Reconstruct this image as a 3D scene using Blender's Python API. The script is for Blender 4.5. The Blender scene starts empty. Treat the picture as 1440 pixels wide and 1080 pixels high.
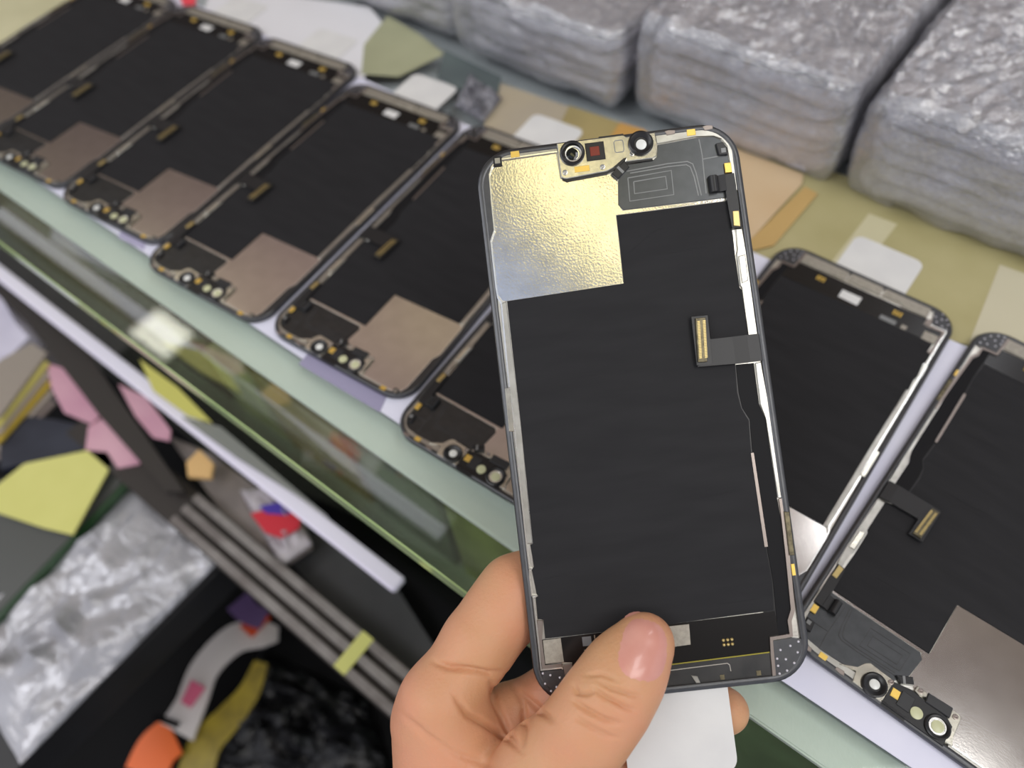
import bpy, bmesh, math, random
import numpy as np
from mathutils import Matrix, Vector, noise

random.seed(7)
rng = np.random.default_rng(5)
SC = bpy.context.scene
COL = SC.collection

# ------------------------------------------------------------------ camera
FPX, CAMH = 1046.645, 0.2412863
RC = np.array([[0.9938426153, 0.1108009744, 0.0],
               [-0.0917673295, 0.8231180574, -0.5604064782],
               [-0.0620935838, 0.5569558399, 0.8282177125]])
CAMP = np.array([0, 0, CAMH])
cd = bpy.data.cameras.new('camera')
cam = bpy.data.objects.new('camera', cd)
COL.objects.link(cam)
m = Matrix.Identity(4)
for i in range(3):
    for j in range(3):
        m[i][j] = RC[i, j]
    m[i][3] = CAMP[i]
cam.matrix_world = m
cd.sensor_width = 36.0
cd.lens = FPX * 36 / 1440
cd.clip_start = 0.01
cd.clip_end = 50
cd.dof.use_dof = True
cd.dof.focus_distance = 0.210
cd.dof.aperture_fstop = 7.0
SC.camera = cam

# ------------------------------------------------------------------ world, lights, exposure
w = bpy.data.worlds.new('world')
SC.world = w
w.use_nodes = True
w.node_tree.nodes['Background'].inputs[0].default_value = (0.80, 0.82, 0.90, 1)
w.node_tree.nodes['Background'].inputs[1].default_value = 0.9


def lamp(name, loc, sx, sy, rad, col, rz=0.0):
    l = bpy.data.lights.new(name, 'AREA')
    l.shape = 'RECTANGLE'
    l.size, l.size_y = sx, sy
    l.energy = rad * math.pi * sx * sy
    l.color = col
    o = bpy.data.objects.new(name, l)
    o.location = loc
    o.rotation_euler = (0, 0, rz)
    COL.objects.link(o)
    return o


CEIL = 1.45
lamp('ceiling_lamp_warm', (0.135, -0.155, CEIL - .02), 0.44, 0.17, 2.3, (1, .90, .46), -.84)
lamp('ceiling_lamp_cool', (-0.085, -0.36, CEIL - .02), 0.46, 0.24, .75, (.50, .66, 1), -.84)
lamp('ceiling_tube_left', (-1.02, 1.46, CEIL - .02), 0.17, 0.11, 10, (1, .97, .82), -.74)
lamp('ceiling_tube_right', (0.98, 0.86, CEIL - .02), 0.8, 0.08, 10, (.93, .95, 1), .78)
lamp('fill_near_right', (0.80, -0.75, CEIL - .02), 1.1, 0.6, 5.3, (1, .98, .96), -.2)  # added fill with no known fixture, lifts the diffuse light
lamp('fill_near_left', (-0.95, -0.45, CEIL - .02), 1.1, 0.6, 5.3, (.96, .97, 1), -.2)  # second added fill from the viewer's side

lamp('fill_right', (0.62, -0.12, CEIL - .02), 0.34, 0.5, 7, (.97, .98, 1), 0)  # added fill, brightens the counter top
lamp('fill_left', (-1.5, 0.35, CEIL - .02), 0.6, 0.7, 7, (.97, .98, 1), 0)  # added fill from the left, more light on the counter
up = lamp('fill_uplight', (-0.2, 1.35, 0.85), 2.6, 0.30, 3.0, (1, .97, .95), -.3)  # made-up upward fill, brightens the ceiling that the steel patches mirror
up.rotation_euler = (math.pi, 0, -.3)

vs = SC.view_settings
SC.display_settings.display_device = 'sRGB'
vs.view_transform = 'Standard'
vs.look = 'None'
vs.exposure = 0.0
vs.gamma = 1.0
vs.use_curve_mapping = False

# ------------------------------------------------------------------ projection helpers (pixel -> place on a level or on the held panel's plane)
UV = np.array([0.7373, -0.6756])     # along the counter
NV = np.array([0.6756, 0.7373])      # away from its front edge


def ray(px, py):
    d = RC @ np.array([(px - 720) / FPX, (540 - py) / FPX, -1.0])
    return d


def at(px, py, z):
    d = ray(px, py)
    t = (z - CAMH) / d[2]
    return CAMP + t * d


def sn(s, n, z):
    q = UV * s + NV * n
    return (q[0], q[1], z)


HX = np.array([0.99954723, -0.01050383, 0.02819568])
HY = np.array([-0.00498435, 0.86633622, 0.49943639])
HY = HY - HX * (HX @ HY); HY /= np.linalg.norm(HY)
HZ = np.cross(HX, HY)
HP = np.array([0.034423, 0.10804082, 0.06302827])
HM = np.stack([HX, HY, HZ])           # rows: world -> local


def hl(px, py, z=0.0):
    """pixel -> held panel local mm, on the plane z (mm) above the panel's back"""
    d = HM @ ray(px, py)
    o = HM @ (CAMP - HP)
    t = (z / 1000 - o[2]) / d[2]
    return (o + t * d) * 1000


# ------------------------------------------------------------------ materials
def lin(c):
    return tuple(((v / 255) / 12.92 if v / 255 <= .04045 else ((v / 255 + .055) / 1.055) ** 2.4) for v in c) + (1,)


def mat(name, rgb, rough=.5, metal=0.0, rgb2=None, nscale=60, bump=0.0, bscale=400, bdist=.0004,
        spec=.5, distort=0.0, stretch=None, coat=0.0, trans=0.0, bdistort=0.0, detail=4, aniso=0.0):
    mt = bpy.data.materials.new(name)
    mt.use_nodes = True
    nt = mt.node_tree
    b = nt.nodes['Principled BSDF']
    b.inputs['Base Color'].default_value = lin(rgb)
    b.inputs['Roughness'].default_value = rough
    b.inputs['Metallic'].default_value = metal
    b.inputs['Specular IOR Level'].default_value = spec
    b.inputs['Coat Weight'].default_value = coat
    b.inputs['Anisotropic'].default_value = aniso
    tc = nt.nodes.new('ShaderNodeTexCoord')
    src = tc.outputs['Object']
    if stretch:
        mp = nt.nodes.new('ShaderNodeMapping')
        mp.inputs['Scale'].default_value = stretch[:3]
        if len(stretch) > 3:
            mp.vector_type = 'TEXTURE' if False else 'POINT'
            mp.inputs['Rotation'].default_value = (0, 0, stretch[3])
        nt.links.new(src, mp.inputs[0])
        src = mp.outputs[0]
    if rgb2:
        n = nt.nodes.new('ShaderNodeTexNoise')
        n.inputs['Scale'].default_value = nscale
        n.inputs['Detail'].default_value = detail
        n.inputs['Distortion'].default_value = distort
        nt.links.new(src, n.inputs['Vector'])
        r = nt.nodes.new('ShaderNodeValToRGB')
        r.color_ramp.elements[0].position = .35
        r.color_ramp.elements[1].position = .65
        r.color_ramp.elements[0].color = lin(rgb)
        r.color_ramp.elements[1].color = lin(rgb2)
        nt.links.new(n.outputs[0], r.inputs[0])
        nt.links.new(r.outputs[0], b.inputs['Base Color'])
    if bump:
        n = nt.nodes.new('ShaderNodeTexNoise')
        n.inputs['Scale'].default_value = bscale
        n.inputs['Detail'].default_value = detail
        n.inputs['Distortion'].default_value = bdistort
        nt.links.new(src, n.inputs['Vector'])
        bp = nt.nodes.new('ShaderNodeBump')
        bp.inputs['Strength'].default_value = bump
        bp.inputs['Distance'].default_value = bdist
        nt.links.new(n.outputs[0], bp.inputs['Height'])
        nt.links.new(bp.outputs[0], b.inputs['Normal'])
    return mt


def film_mat(name, tint, clear, rough, diff, bump, bscale, bdist, fres=1.45, bdistort=1.5):
    """clear sheet: see-through + Fresnel shine + some milky diffuse"""
    mt = bpy.data.materials.new(name)
    mt.use_nodes = True
    nt = mt.node_tree
    nt.nodes.clear()
    out = nt.nodes.new('ShaderNodeOutputMaterial')
    tr = nt.nodes.new('ShaderNodeBsdfTransparent')
    tr.inputs[0].default_value = lin(tint)
    gl = nt.nodes.new('ShaderNodeBsdfGlossy')
    gl.inputs['Roughness'].default_value = rough
    di = nt.nodes.new('ShaderNodeBsdfDiffuse')
    di.inputs[0].default_value = lin(diff)
    m1 = nt.nodes.new('ShaderNodeMixShader')
    m1.inputs[0].default_value = 1 - clear
    m2 = nt.nodes.new('ShaderNodeMixShader')
    fr = nt.nodes.new('ShaderNodeLayerWeight')       # Schlick reflectance, the same on both faces of the sheet
    pw = nt.nodes.new('ShaderNodeMath'); pw.operation = 'POWER'; pw.inputs[1].default_value = 5
    nt.links.new(fr.outputs['Facing'], pw.inputs[0])
    fa = nt.nodes.new('ShaderNodeMath'); fa.operation = 'MULTIPLY_ADD'
    f0 = ((fres - 1) / (fres + 1)) ** 2
    fa.inputs[1].default_value = 1 - f0; fa.inputs[2].default_value = f0
    nt.links.new(pw.outputs[0], fa.inputs[0])
    nt.links.new(tr.outputs[0], m1.inputs[1])
    nt.links.new(di.outputs[0], m1.inputs[2])
    nt.links.new(fa.outputs[0], m2.inputs[0])
    nt.links.new(m1.outputs[0], m2.inputs[1])
    nt.links.new(gl.outputs[0], m2.inputs[2])
    nt.links.new(m2.outputs[0], out.inputs[0])
    if bump:
        tc = nt.nodes.new('ShaderNodeTexCoord')
        n = nt.nodes.new('ShaderNodeTexNoise')
        n.inputs['Scale'].default_value = bscale
        n.inputs['Detail'].default_value = 5
        n.inputs['Distortion'].default_value = bdistort
        nt.links.new(tc.outputs['Object'], n.inputs['Vector'])
        bp = nt.nodes.new('ShaderNodeBump')
        bp.inputs['Strength'].default_value = bump
        bp.inputs['Distance'].default_value = bdist
        nt.links.new(n.outputs[0], bp.inputs['Height'])
        for s in (fr, gl, di):
            nt.links.new(bp.outputs[0], s.inputs['Normal'])
    return mt


M = {}
M['bezel'] = mat('bezel_plastic', (86, 87, 90), .40, 1.0, (92, 93, 95), 300)
M['glass_black'] = mat('black_glass', (8, 8, 9), .08)
M['film'] = mat('graphite_film', (38, 38, 40), .55, 0, (42, 42, 44), 40, .10, 90, .0006, stretch=(1, 5, 1), spec=.12)
M['film_dark'] = mat('graphite_film_dark', (27, 27, 29), .5, spec=.12)
M['steel'] = mat('bare_steel', (205, 203, 196), .30, 1.0, (222, 220, 212), 200, .25, 1600, .00012)
M['steel_patch'] = mat('brushed_steel_patch', (214, 212, 206), .13, 1.0, (226, 224, 218), 150, .30, 1500, .00012)
M['steel_smooth'] = mat('smooth_steel_patch', (206, 202, 196), .17, 1.0, (214, 210, 204), 150, .08, 1500, .00010)
M['rail'] = mat('pale_metal_rail', (190, 189, 182), .32, .9, (172, 170, 163), 250, .15, 900, .0001)
M['rim'] = mat('polished_rim', (240, 240, 236), .2, .85)
M['rail_dark'] = mat('taupe_metal_rail', (150, 140, 134), .35, .8)
M['bracket'] = mat('bracket_metal', (214, 210, 194), .22, .85, (192, 189, 177), 400, .1, 900, .0001)
M['tape'] = mat('grey_tape', (84, 86, 88), .34, 1.0, (78, 80, 82), 300, .05, 500, .0001)
M['tape_row'] = mat('graphite_tape', (58, 58, 60), .5, .1, (52, 52, 54), 300)
M['tape_dark'] = mat('dark_cover', (40, 41, 43), .4)
M['ridge'] = mat('grey_ridge', (128, 130, 130), .4, .2)
M['black'] = mat('black_plastic', (22, 22, 24), .35)
M['flex'] = mat('black_flex', (28, 28, 30), .42)
M['board'] = mat('glossy_black_board', (15, 15, 17), .22)
M['clear_strip'] = mat('smoky_strip', (58, 59, 60), .25, .2, (70, 70, 70), 120)
M['gold'] = mat('gold_plate', (236, 200, 104), .4, .7)
M['gold_dull'] = mat('gold_pins', (196, 176, 120), .35, .85)
M['bronze'] = mat('bronze_connector', (120, 112, 88), .4, .7, (86, 80, 64), 800)
M['lens_pale'] = mat('lens_pale_green', (196, 198, 160), .3)
M['foil'] = mat('foil_pad', (176, 170, 158), .45, .6, (160, 155, 144), 900, .2, 2000, .0001)
M['red'] = mat('red_sensor', (120, 40, 28), .3)
M['lens'] = mat('lens_white', (226, 228, 224), .2)
M['lens_green'] = mat('lens_grey', (118, 120, 118), .15, .3)
M['lens_dark'] = mat('lens_dark', (24, 28, 26), .08)
M['white'] = mat('white_tab', (222, 222, 220), .55, 0, (214, 214, 213), 60)
M['label'] = mat('label_print', (112, 112, 114), .5)
M['yellow_line'] = mat('yellow_edge', (150, 140, 40), .4)
M['stud'] = mat('pale_stud', (215, 212, 220), .35, .3)


# ------------------------------------------------------------------ mesh helpers
def link(name, me, material, parent=None):
    o = bpy.data.objects.new(name, me)
    if material is not None and not me.materials:
        me.materials.append(material)
    COL.objects.link(o)
    if parent is not None:
        o.parent = parent
    return o


def smooth(me, ang=40):
    for p in me.polygons:
        p.use_smooth = True
    try:
        me.set_sharp_from_angle(angle=math.radians(ang))
    except Exception:
        pass


def from_bm(name, bm, material, parent=None, sm=False):
    bmesh.ops.recalc_face_normals(bm, faces=bm.faces)
    me = bpy.data.meshes.new(name)
    bm.to_mesh(me)
    bm.free()
    if sm:
        smooth(me)
    return link(name, me, material, parent)


def tag(o, label, cat, group=None):
    o['label'] = label
    o['category'] = cat
    if group:
        o['group'] = group
    return o


def thing(name, loc, label, cat, group=None, mw=None):
    o = bpy.data.objects.new(name, None)
    o.empty_display_size = .02
    COL.objects.link(o)
    if mw is not None:
        o.matrix_world = mw
    else:
        o.location = loc
    return tag(o, label, cat, group)


def prism(bm, pts, z0, z1, bev=0.0):
    """closed polygon (x,y) extruded between z0 and z1, optional chamfer of the top edge"""
    n = len(pts)
    area = sum(pts[i][0] * pts[(i + 1) % n][1] - pts[(i + 1) % n][0] * pts[i][1] for i in range(n))
    if area < 0:
        pts = pts[::-1]
    lo = [bm.verts.new((p[0], p[1], z0)) for p in pts]
    hi = [bm.verts.new((p[0], p[1], z1)) for p in pts]
    bm.faces.new(lo[::-1])
    top = bm.faces.new(hi)
    for i in range(n):
        bm.faces.new((lo[i], lo[(i + 1) % n], hi[(i + 1) % n], hi[i]))
    if bev:
        ed = list(top.edges)
        bmesh.ops.bevel(bm, geom=ed, offset=bev, segments=1, affect='EDGES')
    return bm


def mm(p):
    return ((p[0] - 37.75) / 1000, (78.5 - p[1]) / 1000)


def plate(name, pts, z0, z1, material, parent, bev=0.0):
    bm = bmesh.new()
    prism(bm, [mm(p) for p in pts], z0 / 1000, z1 / 1000, bev / 1000)
    return from_bm(name, bm, material, parent)


def rect(x0, y0, x1, y1):
    return [(x0, y0), (x1, y0), (x1, y1), (x0, y1)]


def ribbon_pts(pts, wd):
    P = [np.array(p, float) for p in pts]
    L, R = [], []
    for i, p in enumerate(P):
        if i == 0:
            d = P[1] - P[0]
        elif i == len(P) - 1:
            d = P[-1] - P[-2]
        else:
            a = (P[i] - P[i - 1]); a /= np.linalg.norm(a)
            b = (P[i + 1] - P[i]); b /= np.linalg.norm(b)
            d = a + b
        d = d / np.linalg.norm(d)
        nrm = np.array([-d[1], d[0]])
        L.append(tuple(p + nrm * wd / 2)); R.append(tuple(p - nrm * wd / 2))
    return L, R


def ridge(name, pts, wd, z0, z1, material, parent, closed=False, bm=None):
    """narrow raised line along a polyline"""
    own = bm is None
    if own:
        bm = bmesh.new()
    if closed:
        pts = list(pts) + [pts[0]]
    L, R = ribbon_pts(pts, wd)
    prev = None
    for l, r in zip(L, R):
        l, r = mm(l), mm(r)
        vs_ = [bm.verts.new((l[0], l[1], z0 / 1000)), bm.verts.new((l[0], l[1], z1 / 1000)),
               bm.verts.new((r[0], r[1], z1 / 1000)), bm.verts.new((r[0], r[1], z0 / 1000))]
        if prev:
            for k in range(4):
                bm.faces.new((prev[k], prev[(k + 1) % 4], vs_[(k + 1) % 4], vs_[k]))
        else:
            bm.faces.new(vs_[::-1])
        prev = vs_
    bm.faces.new(prev)
    if own:
        return from_bm(name, bm, material, parent)


def rrect(x0, y0, x1, y1, r, seg=8):
    pts = []
    for cx, cy, a0 in ((x1 - r, y1 - r, 0), (x0 + r, y1 - r, 90), (x0 + r, y0 + r, 180), (x1 - r, y0 + r, 270)):
        for k in range(seg + 1):
            a = math.radians(a0 + 90 * k / seg)
            pts.append((cx + r * math.cos(a), cy + r * math.sin(a)))
    return pts


def loops_mesh(name, loops, material, parent, close=False, cap=False, sm=True):
    bm = bmesh.new()
    rows = [[bm.verts.new(p) for p in lp] for lp in loops]
    n = len(rows[0])
    for a, b in zip(rows[:-1], rows[1:]):
        for i in range(n):
            bm.faces.new((a[i], a[(i + 1) % n], b[(i + 1) % n], b[i]))
    if close:
        a, b = rows[-1], rows[0]
        for i in range(n):
            bm.faces.new((a[i], a[(i + 1) % n], b[(i + 1) % n], b[i]))
    if cap:
        bm.faces.new(rows[0][::-1]); bm.faces.new(rows[-1])
    return from_bm(name, bm, material, parent, sm)


def lathe(name, c, prof, material, parent, seg=24):
    """profile [(r,z)] in mm about the point c (panel mm)"""
    x, y = mm(c)
    loops = []
    for r, z in prof:
        loops.append([(x + r / 1000 * math.cos(2 * math.pi * k / seg), y + r / 1000 * math.sin(2 * math.pi * k / seg), z / 1000) for k in range(seg)])
    return loops_mesh(name, loops, material, parent, cap=True)


def copy_tree(o, parent=None):
    c = o.copy()
    COL.objects.link(c)
    if parent is not None:
        c.parent = parent
    for ch in list(o.children):
        copy_tree(ch, c)
    return c


def boxm(bm, x0, y0, z0, x1, y1, z1):
    v = [bm.verts.new(p) for p in ((x0, y0, z0), (x1, y0, z0), (x1, y1, z0), (x0, y1, z0), (x0, y0, z1), (x1, y0, z1), (x1, y1, z1), (x0, y1, z1))]
    for f in ((3, 2, 1, 0), (4, 5, 6, 7), (0, 1, 5, 4), (1, 2, 6, 5), (2, 3, 7, 6), (3, 0, 4, 7)):
        bm.faces.new([v[i] for i in f])


# ------------------------------------------------------------------ the display panel
def bezel(root):
    def lp(ins, z, r):
        pts = rrect(ins, ins, 75.5 - ins, 157 - ins, r, 10)
        return [(mm(p)[0], mm(p)[1], z / 1000) for p in pts]
    prof = [(.35, -2.75, 10.6), (.05, -2.2, 11), (0, -.8, 11), (.25, -.25, 10.8), (.8, 0, 10.2), (1.7, 0, 9.3), (2.0, -.25, 9), (2.05, -1.3, 9), (1.6, -2.2, 9.4)]
    loops_mesh('bezel', [lp(*q) for q in prof], M['bezel'], root, close=True)
    loops_mesh('display_glass', [lp(.45, -2.9, 10.5), lp(.3, -2.75, 10.6), (lp(.5, -1.45, 10.4))], M['glass_black'], root, cap=True)


def panel(root, held):
    bezel(root)
    bp = [(p[0], p[1]) for p in rrect(2.0, 1.6, 73.5, 155.5, 9, 8)]
    plate('steel_backplate', bp, -1.45, -1.0, M['steel'], root)
    # bright steel patch next to the cameras
    patch = [(4.9, 5.2), (6.2, 3.6), (8, 3.1), (23.6, 2.8), (23.9, 10.6), (25.6, 11.5), (37.5, 10.8), (40.2, 13.2), (39.5, 20), (40.4, 22.2),
             (69.9, 22.3), (69.9, 22.9), (38.4, 23.1), (38.1, 43), (4.6, 44), (3.4, 43.7), (2.4, 42), (2.1, 38.8), (2.2, 26.5), (3.5, 24), (3.7, 15), (4.0, 7)]
    plate('steel_patch', patch, -1.0, -.75, M['steel_patch'] if held else M['steel_smooth'], root)
    tape = [(52.8, 4.4), (64.2, 3.7), (68.8, 4.0), (70.8, 5.2), (72.1, 7.4), (72.3, 12.1), (70.6, 22.1), (40.8, 22.0), (39.5, 20.4), (40.4, 13.3), (43.3, 9.1), (50.8, 8.8), (52.3, 7.8)]
    tp = plate('grey_tape', tape, -.98, -.62, M['tape'], root, .08)
    for pts, cl in (([(43.2, 12.9), (55.7, 12.3), (55.5, 19.4), (42.9, 19.7)], True), ([(44.7, 14.2), (53.9, 13.8), (53.9, 17.5), (44.5, 17.7)], True),
                    ([(43, 10.9), (55, 10.2), (60.6, 10.3), (62.0, 11.2), (62.6, 14), (63.2, 20.6)], False),
                    ([(44, 11.6), (55, 11.1), (60.2, 11.2), (61.2, 12.0), (61.9, 15), (62.4, 20.6)], False), ([(64.7, 4.2), (65, 9), (64.6, 20.2)], False),
                    ([(65, 10.2), (71.6, 9.8)], False)):
        ridge('tape_ridge', pts, .3, -.63, -.55, M['ridge'] if held else M['tape_row'], tp, cl)
    # graphite films
    film = [(4.7, 44.1), (38.3, 43.2), (38.6, 23.3), (70.2, 23.1), (70.5, 33), (70.3, 39), (70.2, 48.2), (70.9, 49), (71.0, 62), (68, 63), (66, 70), (65.6, 77.5), (66, 82),
            (67.7, 85.6), (67.2, 94), (67.6, 121), (68, 130), (67.3, 137.9), (53, 138.2), (36, 138.6), (8.8, 138.8), (4.3, 138.8), (4.5, 133.6), (2.9, 133.4), (3.0, 127.4),
            (3.9, 127.2), (3.4, 126.6), (2.8, 119.6), (3.6, 119.2), (3.2, 113), (4.1, 112.8), (4.5, 80)]
    plate('graphite_film', film, -1.0, -.55, M['film'], root, .1)
    for pts in ([(39.6, 25), (42.4, 24.6)], [(40, 35), (48, 29.5), (51, 28.6)], [(50, 36.2), (63.5, 35.4)], [(5, 67), (10, 66.6), (14, 66.7)],
                [(4.5, 80.5), (12, 79.4), (18, 79.2)], [(4, 103.5), (16, 102.3)], [(4, 104.3), (12, 103.4)], [(4.5, 123), (15, 121.6)],
                [(42, 79), (48, 78.2), (57, 78.1)], [(43, 76.8), (52, 76.2)], [(49, 105.5), (62, 104.6)], [(53, 134.8), (64, 134.4)]):
        ridge('film_crease', pts, .22, -.56, -.50, M['film'], root)
    side = [(66.4, 69.8), (71.3, 69.9), (71.2, 81.6), (72.5, 85.8), (72.5, 107.8), (73.1, 124.5), (72.0, 138.2), (70.8, 140.9), (70.7, 144.4), (67.7, 144.8), (68.3, 130), (67.9, 121), (67.6, 94), (68.1, 85.4), (66.5, 82), (66.1, 77.5)]
    plate('side_flex', side, -1.0, -.66, M['film_dark'], root)
    plate('groove_floor', [(64.6, 69.9), (71.4, 69.9), (71.2, 82), (72.4, 86), (72.4, 124), (71.8, 138), (70.6, 141), (70.6, 144.4), (64.6, 144.6)], -1.0, -.85, M['black'], root)
    plate('pale_strip', [(67.0, 94.7), (67.8, 94.7), (68.1, 120.6), (67.2, 120.6)], -.7, -.35, M['rail_dark'], root)
    # rails
    plate('left_rail', [(2.7, 44.6), (4.5, 44.1), (4.4, 80), (3.9, 112.7), (2.2, 112.6), (2.7, 81), (2.4, 68.6)], -1.0, -.35, M['rail'], root, .2)
    plate('volume_tag', [(1.2, 68.8), (2.7, 68.6), (2.5, 81.2), (1.0, 80.9)], -.2, .18, M['bracket'], root, .12)
    rim = [(24, 2.7), (8, 2.9), (6.0, 3.5), (4.6, 5.0), (3.8, 7), (3.5, 15), (3.4, 23.4), (2.1, 26.2), (2.0, 38.8), (2.2, 43), (3.0, 44.4), (2.5, 68.4), (2.6, 81), (2.2, 112.6),
           (2.2, 119.3), (3.0, 119.5), (2.2, 119.7), (1.9, 123), (2.0, 126.7), (3.6, 127.0), (2.4, 127.5), (2.4, 139), (2.2, 147.0), (8.0, 147.0), (8.4, 150.5), (9.2, 152.4)]
    ridge('rim_line', rim, .42, -1.0, -.12, M['rim'], root)
    lip = [(1.8, 8), (3.0, 4.6), (4.0, 4.2), (4.6, 4.8), (3.7, 7), (3.4, 15), (3.3, 23.2), (2.0, 26.1), (1.8, 26.2)]
    plate('bezel_lip', lip, -1.0, -.06, M['bezel'], root)
    plate('lower_left_bracket', [(2.6, 133.6), (4.3, 133.8), (3.4, 139), (3.3, 146), (8.1, 145.9), (8.1, 147.0), (2.4, 147.0), (2.5, 139)], -1.0, -.3, M['rail_dark'], root, .12)
    plate('lower_left_clip', [(8.2, 146.3), (10.8, 146.2), (10.5, 149.4), (8.5, 150.2)], -1.0, -.2, M['rail_dark'], root, .1)
    plate('right_rail', [(71.4, 31.5), (73.3, 31.6), (73.3, 38.5), (73.4, 62.9), (68.6, 63.2), (68.8, 62.5), (71.1, 62.2), (71.2, 48.5), (70.5, 47.7), (70.7, 38.8), (71.5, 37.3)], -1.0, -.25, M['rail'], root, .2)
    plate('rail_clip', [(71.0, 39.5), (73.0, 39.2), (72.8, 46.6), (71.0, 47.2)], -.3, .12, M['bracket'], root, .2)
    plate('lower_right_rail', [(71.6, 70.0), (73.3, 69.8), (73.5, 80), (74.1, 85), (74.2, 108), (72.6, 107.8), (72.7, 86), (71.4, 81.6)], -1.0, -.25, M['rail'], root, .2)
    ridge('corner_rail', [(73.4, 108), (73.4, 111), (73.0, 124.5), (72.4, 138.2), (71.1, 141), (71.0, 144.9), (65.6, 145.2), (65.3, 150), (65.0, 156)], 1.1, -1.0, -.15, M['rail_dark'], root)
    plate('side_connector', [(73.6, 111.6), (75.0, 111.8), (74.8, 123.6), (73.4, 123.5)], -.1, .35, M['bronze'], root, .15)
    plate('gold_side_pad', rect(73.5, 125.9, 74.4, 129.0), -.1, .15, M['gold'], root)
    # top rim strips, clips and gold pads
    plate('top_left_strip', [(8.5, 1.6), (24.1, .9), (24.1, 2.5), (8, 2.7)], -1.0, -.15, M['rail'], root, .1)
    plate('top_right_strip', [(52.4, .9), (65.5, .9), (69.5, 2.2), (72.3, 4.6), (73.5, 8), (73.4, 20.5), (72.7, 20.5), (72.4, 7.2), (71, 4.9), (68.9, 3.8), (64, 3.4), (52.6, 4.1)], -1.0, -.12, M['rail'], root, .1)
    c = plate('corner_clip', rect(5.4, 2.0, 7.9, 4.6), -.7, .1, M['black'], root, .1)
    plate('clip_face', rect(5.9, 2.5, 7.4, 4.1), .08, .22, M['rail'], c, .05)
    for k, x in enumerate((55.2, 66.0)):
        plate('edge_notch', [(x, .9), (x + 1.2, .7), (x + 3.0, 1.0), (x + 2.8, 2.0), (x + .5, 2.2)], -.15, .12, M['rail_dark'], root, .1)
    for r_ in ((10.6, 1.0, 13.2, 2.9), (61.4, 1.2, 63.9, 3.1), (70.7, 12.3, 72.6, 15.2)):
        plate('gold_pad', rect(*r_), -.3, .02, M['gold'], root, .1)
    sp = plate('sensor_module', [(69.1, 6.4), (71.2, 6.2), (72.1, 8), (72.0, 10), (69.5, 9.9)], -.7, .25, M['black'], root, .2)
    plate('module_mark', rect(70.3, 8.0, 71.6, 9.3), .24, .3, M['ridge'], sp)
    # camera module: bare bracket on the held panel, black sensor block on those of the row
    if held:
        br = plate('camera_bracket', [(24.2, .5), (24.2, 10.2), (24.9, 10.9), (25.8, 11.1), (37.4, 10.4), (39.5, 9.6), (42.5, 7.1), (43.9, 6.9), (42.9, 8.3), (50.8, 8.3), (52.0, 7.7), (52.4, 4.3), (52.4, .9), (44, 1.6), (43.4, .5)], -.6, .25, M['bracket'], root, .2)
        plate('bracket_shade', [(24.6, 9), (24.5, 11.0), (25.8, 11.7), (37.6, 11.0), (40, 10.0), (42.4, 8.2), (42.7, 8.9), (50.9, 8.8), (50, 7)], -.8, -.05, M['black'], root)  # black plate painting the shade along the bracket's lower edge
        r1 = lathe('camera_ring', (28.2, 4.0), [(3.6, -.3), (3.6, .9), (3.2, 1.1), (2.7, .9), (2.5, .35)], M['black'], br)
        lathe('lens_rim', (28.5, 4.3), [(2.4, .3), (2.4, .75), (1.9, .7), (1.75, .45)], M['rim'], r1)
        lathe('lens', (28.1, 4.4), [(1.8, .3), (1.8, .7), (1.2, .85), (.4, .9)], M['lens_dark'] if held else M['lens_green'], r1)
        r2 = lathe('camera_ring', (47.9, 3.7), [(3.6, -.3), (3.6, .95), (3.1, 1.15), (2.2, .8), (1.9, .4)], M['black'], br)
        lathe('lens', (48.0, 4.1), [(1.5, .3), (1.5, .65), (1.1, .75), (.3, .8)], M['lens'], r2)
        b = plate('sensor_box', rect(32.1, 1.6, 37.5, 6.9), .1, .5, M['black'], br, .15)
        plate('sensor_window', rect(33.3, 2.9, 36.0, 5.6), .48, .6, M['red'] if held else M['lens_green'], b, .1)
        plate('gold_label', rect(28.3, 8.0, 32.6, 9.7), .24, .34, M['gold'], br, .05)
        for c_ in ((25.5, 9.3), (36.3, 9.1), (45.1, 6.3)):
            lathe('screw', c_, [(.75, .2), (.75, .55), (.5, .6), (.25, .35), (.1, .3)], M['rail'], br, 12)
        ridge('embossed_frame', rrect(40.4, 1.9, 43.0, 5.4, .6, 3), .22, .24, .34, M['ridge'], br, True)
        plate('bracket_slot', [(36.3, .05), (43.4, .05), (43.4, .85), (36.3, .95)], .0, .06, M['black'], root)
        dc = plate('folded_connector', [(38.5, 11.3), (40.2, 13.2), (43.9, 10.1), (42.6, 8.1)], -.6, .45, M['black'], root, .2)
        plate('connector_bar', [(40.2, 9.9), (40.8, 9.4), (42.3, 11.3), (41.7, 11.8)], .43, .55, M['ridge'], dc)
    else:
        br = plate('camera_bracket', [(43.2, .9), (52.6, .9), (53.0, 4.6), (57.8, 3.0), (57.8, 3.4), (53.2, 5.6), (52.2, 8.2), (50.9, 9.3), (43.2, 8.9)], -.6, .25, M['bracket'], root, .15)
        bl = plate('camera_bracket', [(23.2, 2.6), (23.2, 3.2), (24.2, 5), (24.2, 11.2), (24.9, 12.0), (27.0, 12.0), (27.5, 11.2), (27.4, 2)], -.6, .22, M['bracket'], root, .15)
        bt = plate('bracket_tab', [(34.1, 10.4), (34.1, 11.7), (37.5, 11.9), (37.6, 10.2), (36.0, 9.6)], -.6, .3, M['bracket'], root, .15)
        sb = plate('sensor_block', [(25.2, .8), (43.6, .8), (43.4, 8.6), (38.0, 9.8), (34, 9.3), (27.4, 9.0), (25.2, 7.5)], -.6, .38, M['black'], root, .2)
        plate('slot', rect(35.6, .9, 43.6, 1.6), .37, .46, M['board'], sb)
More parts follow.
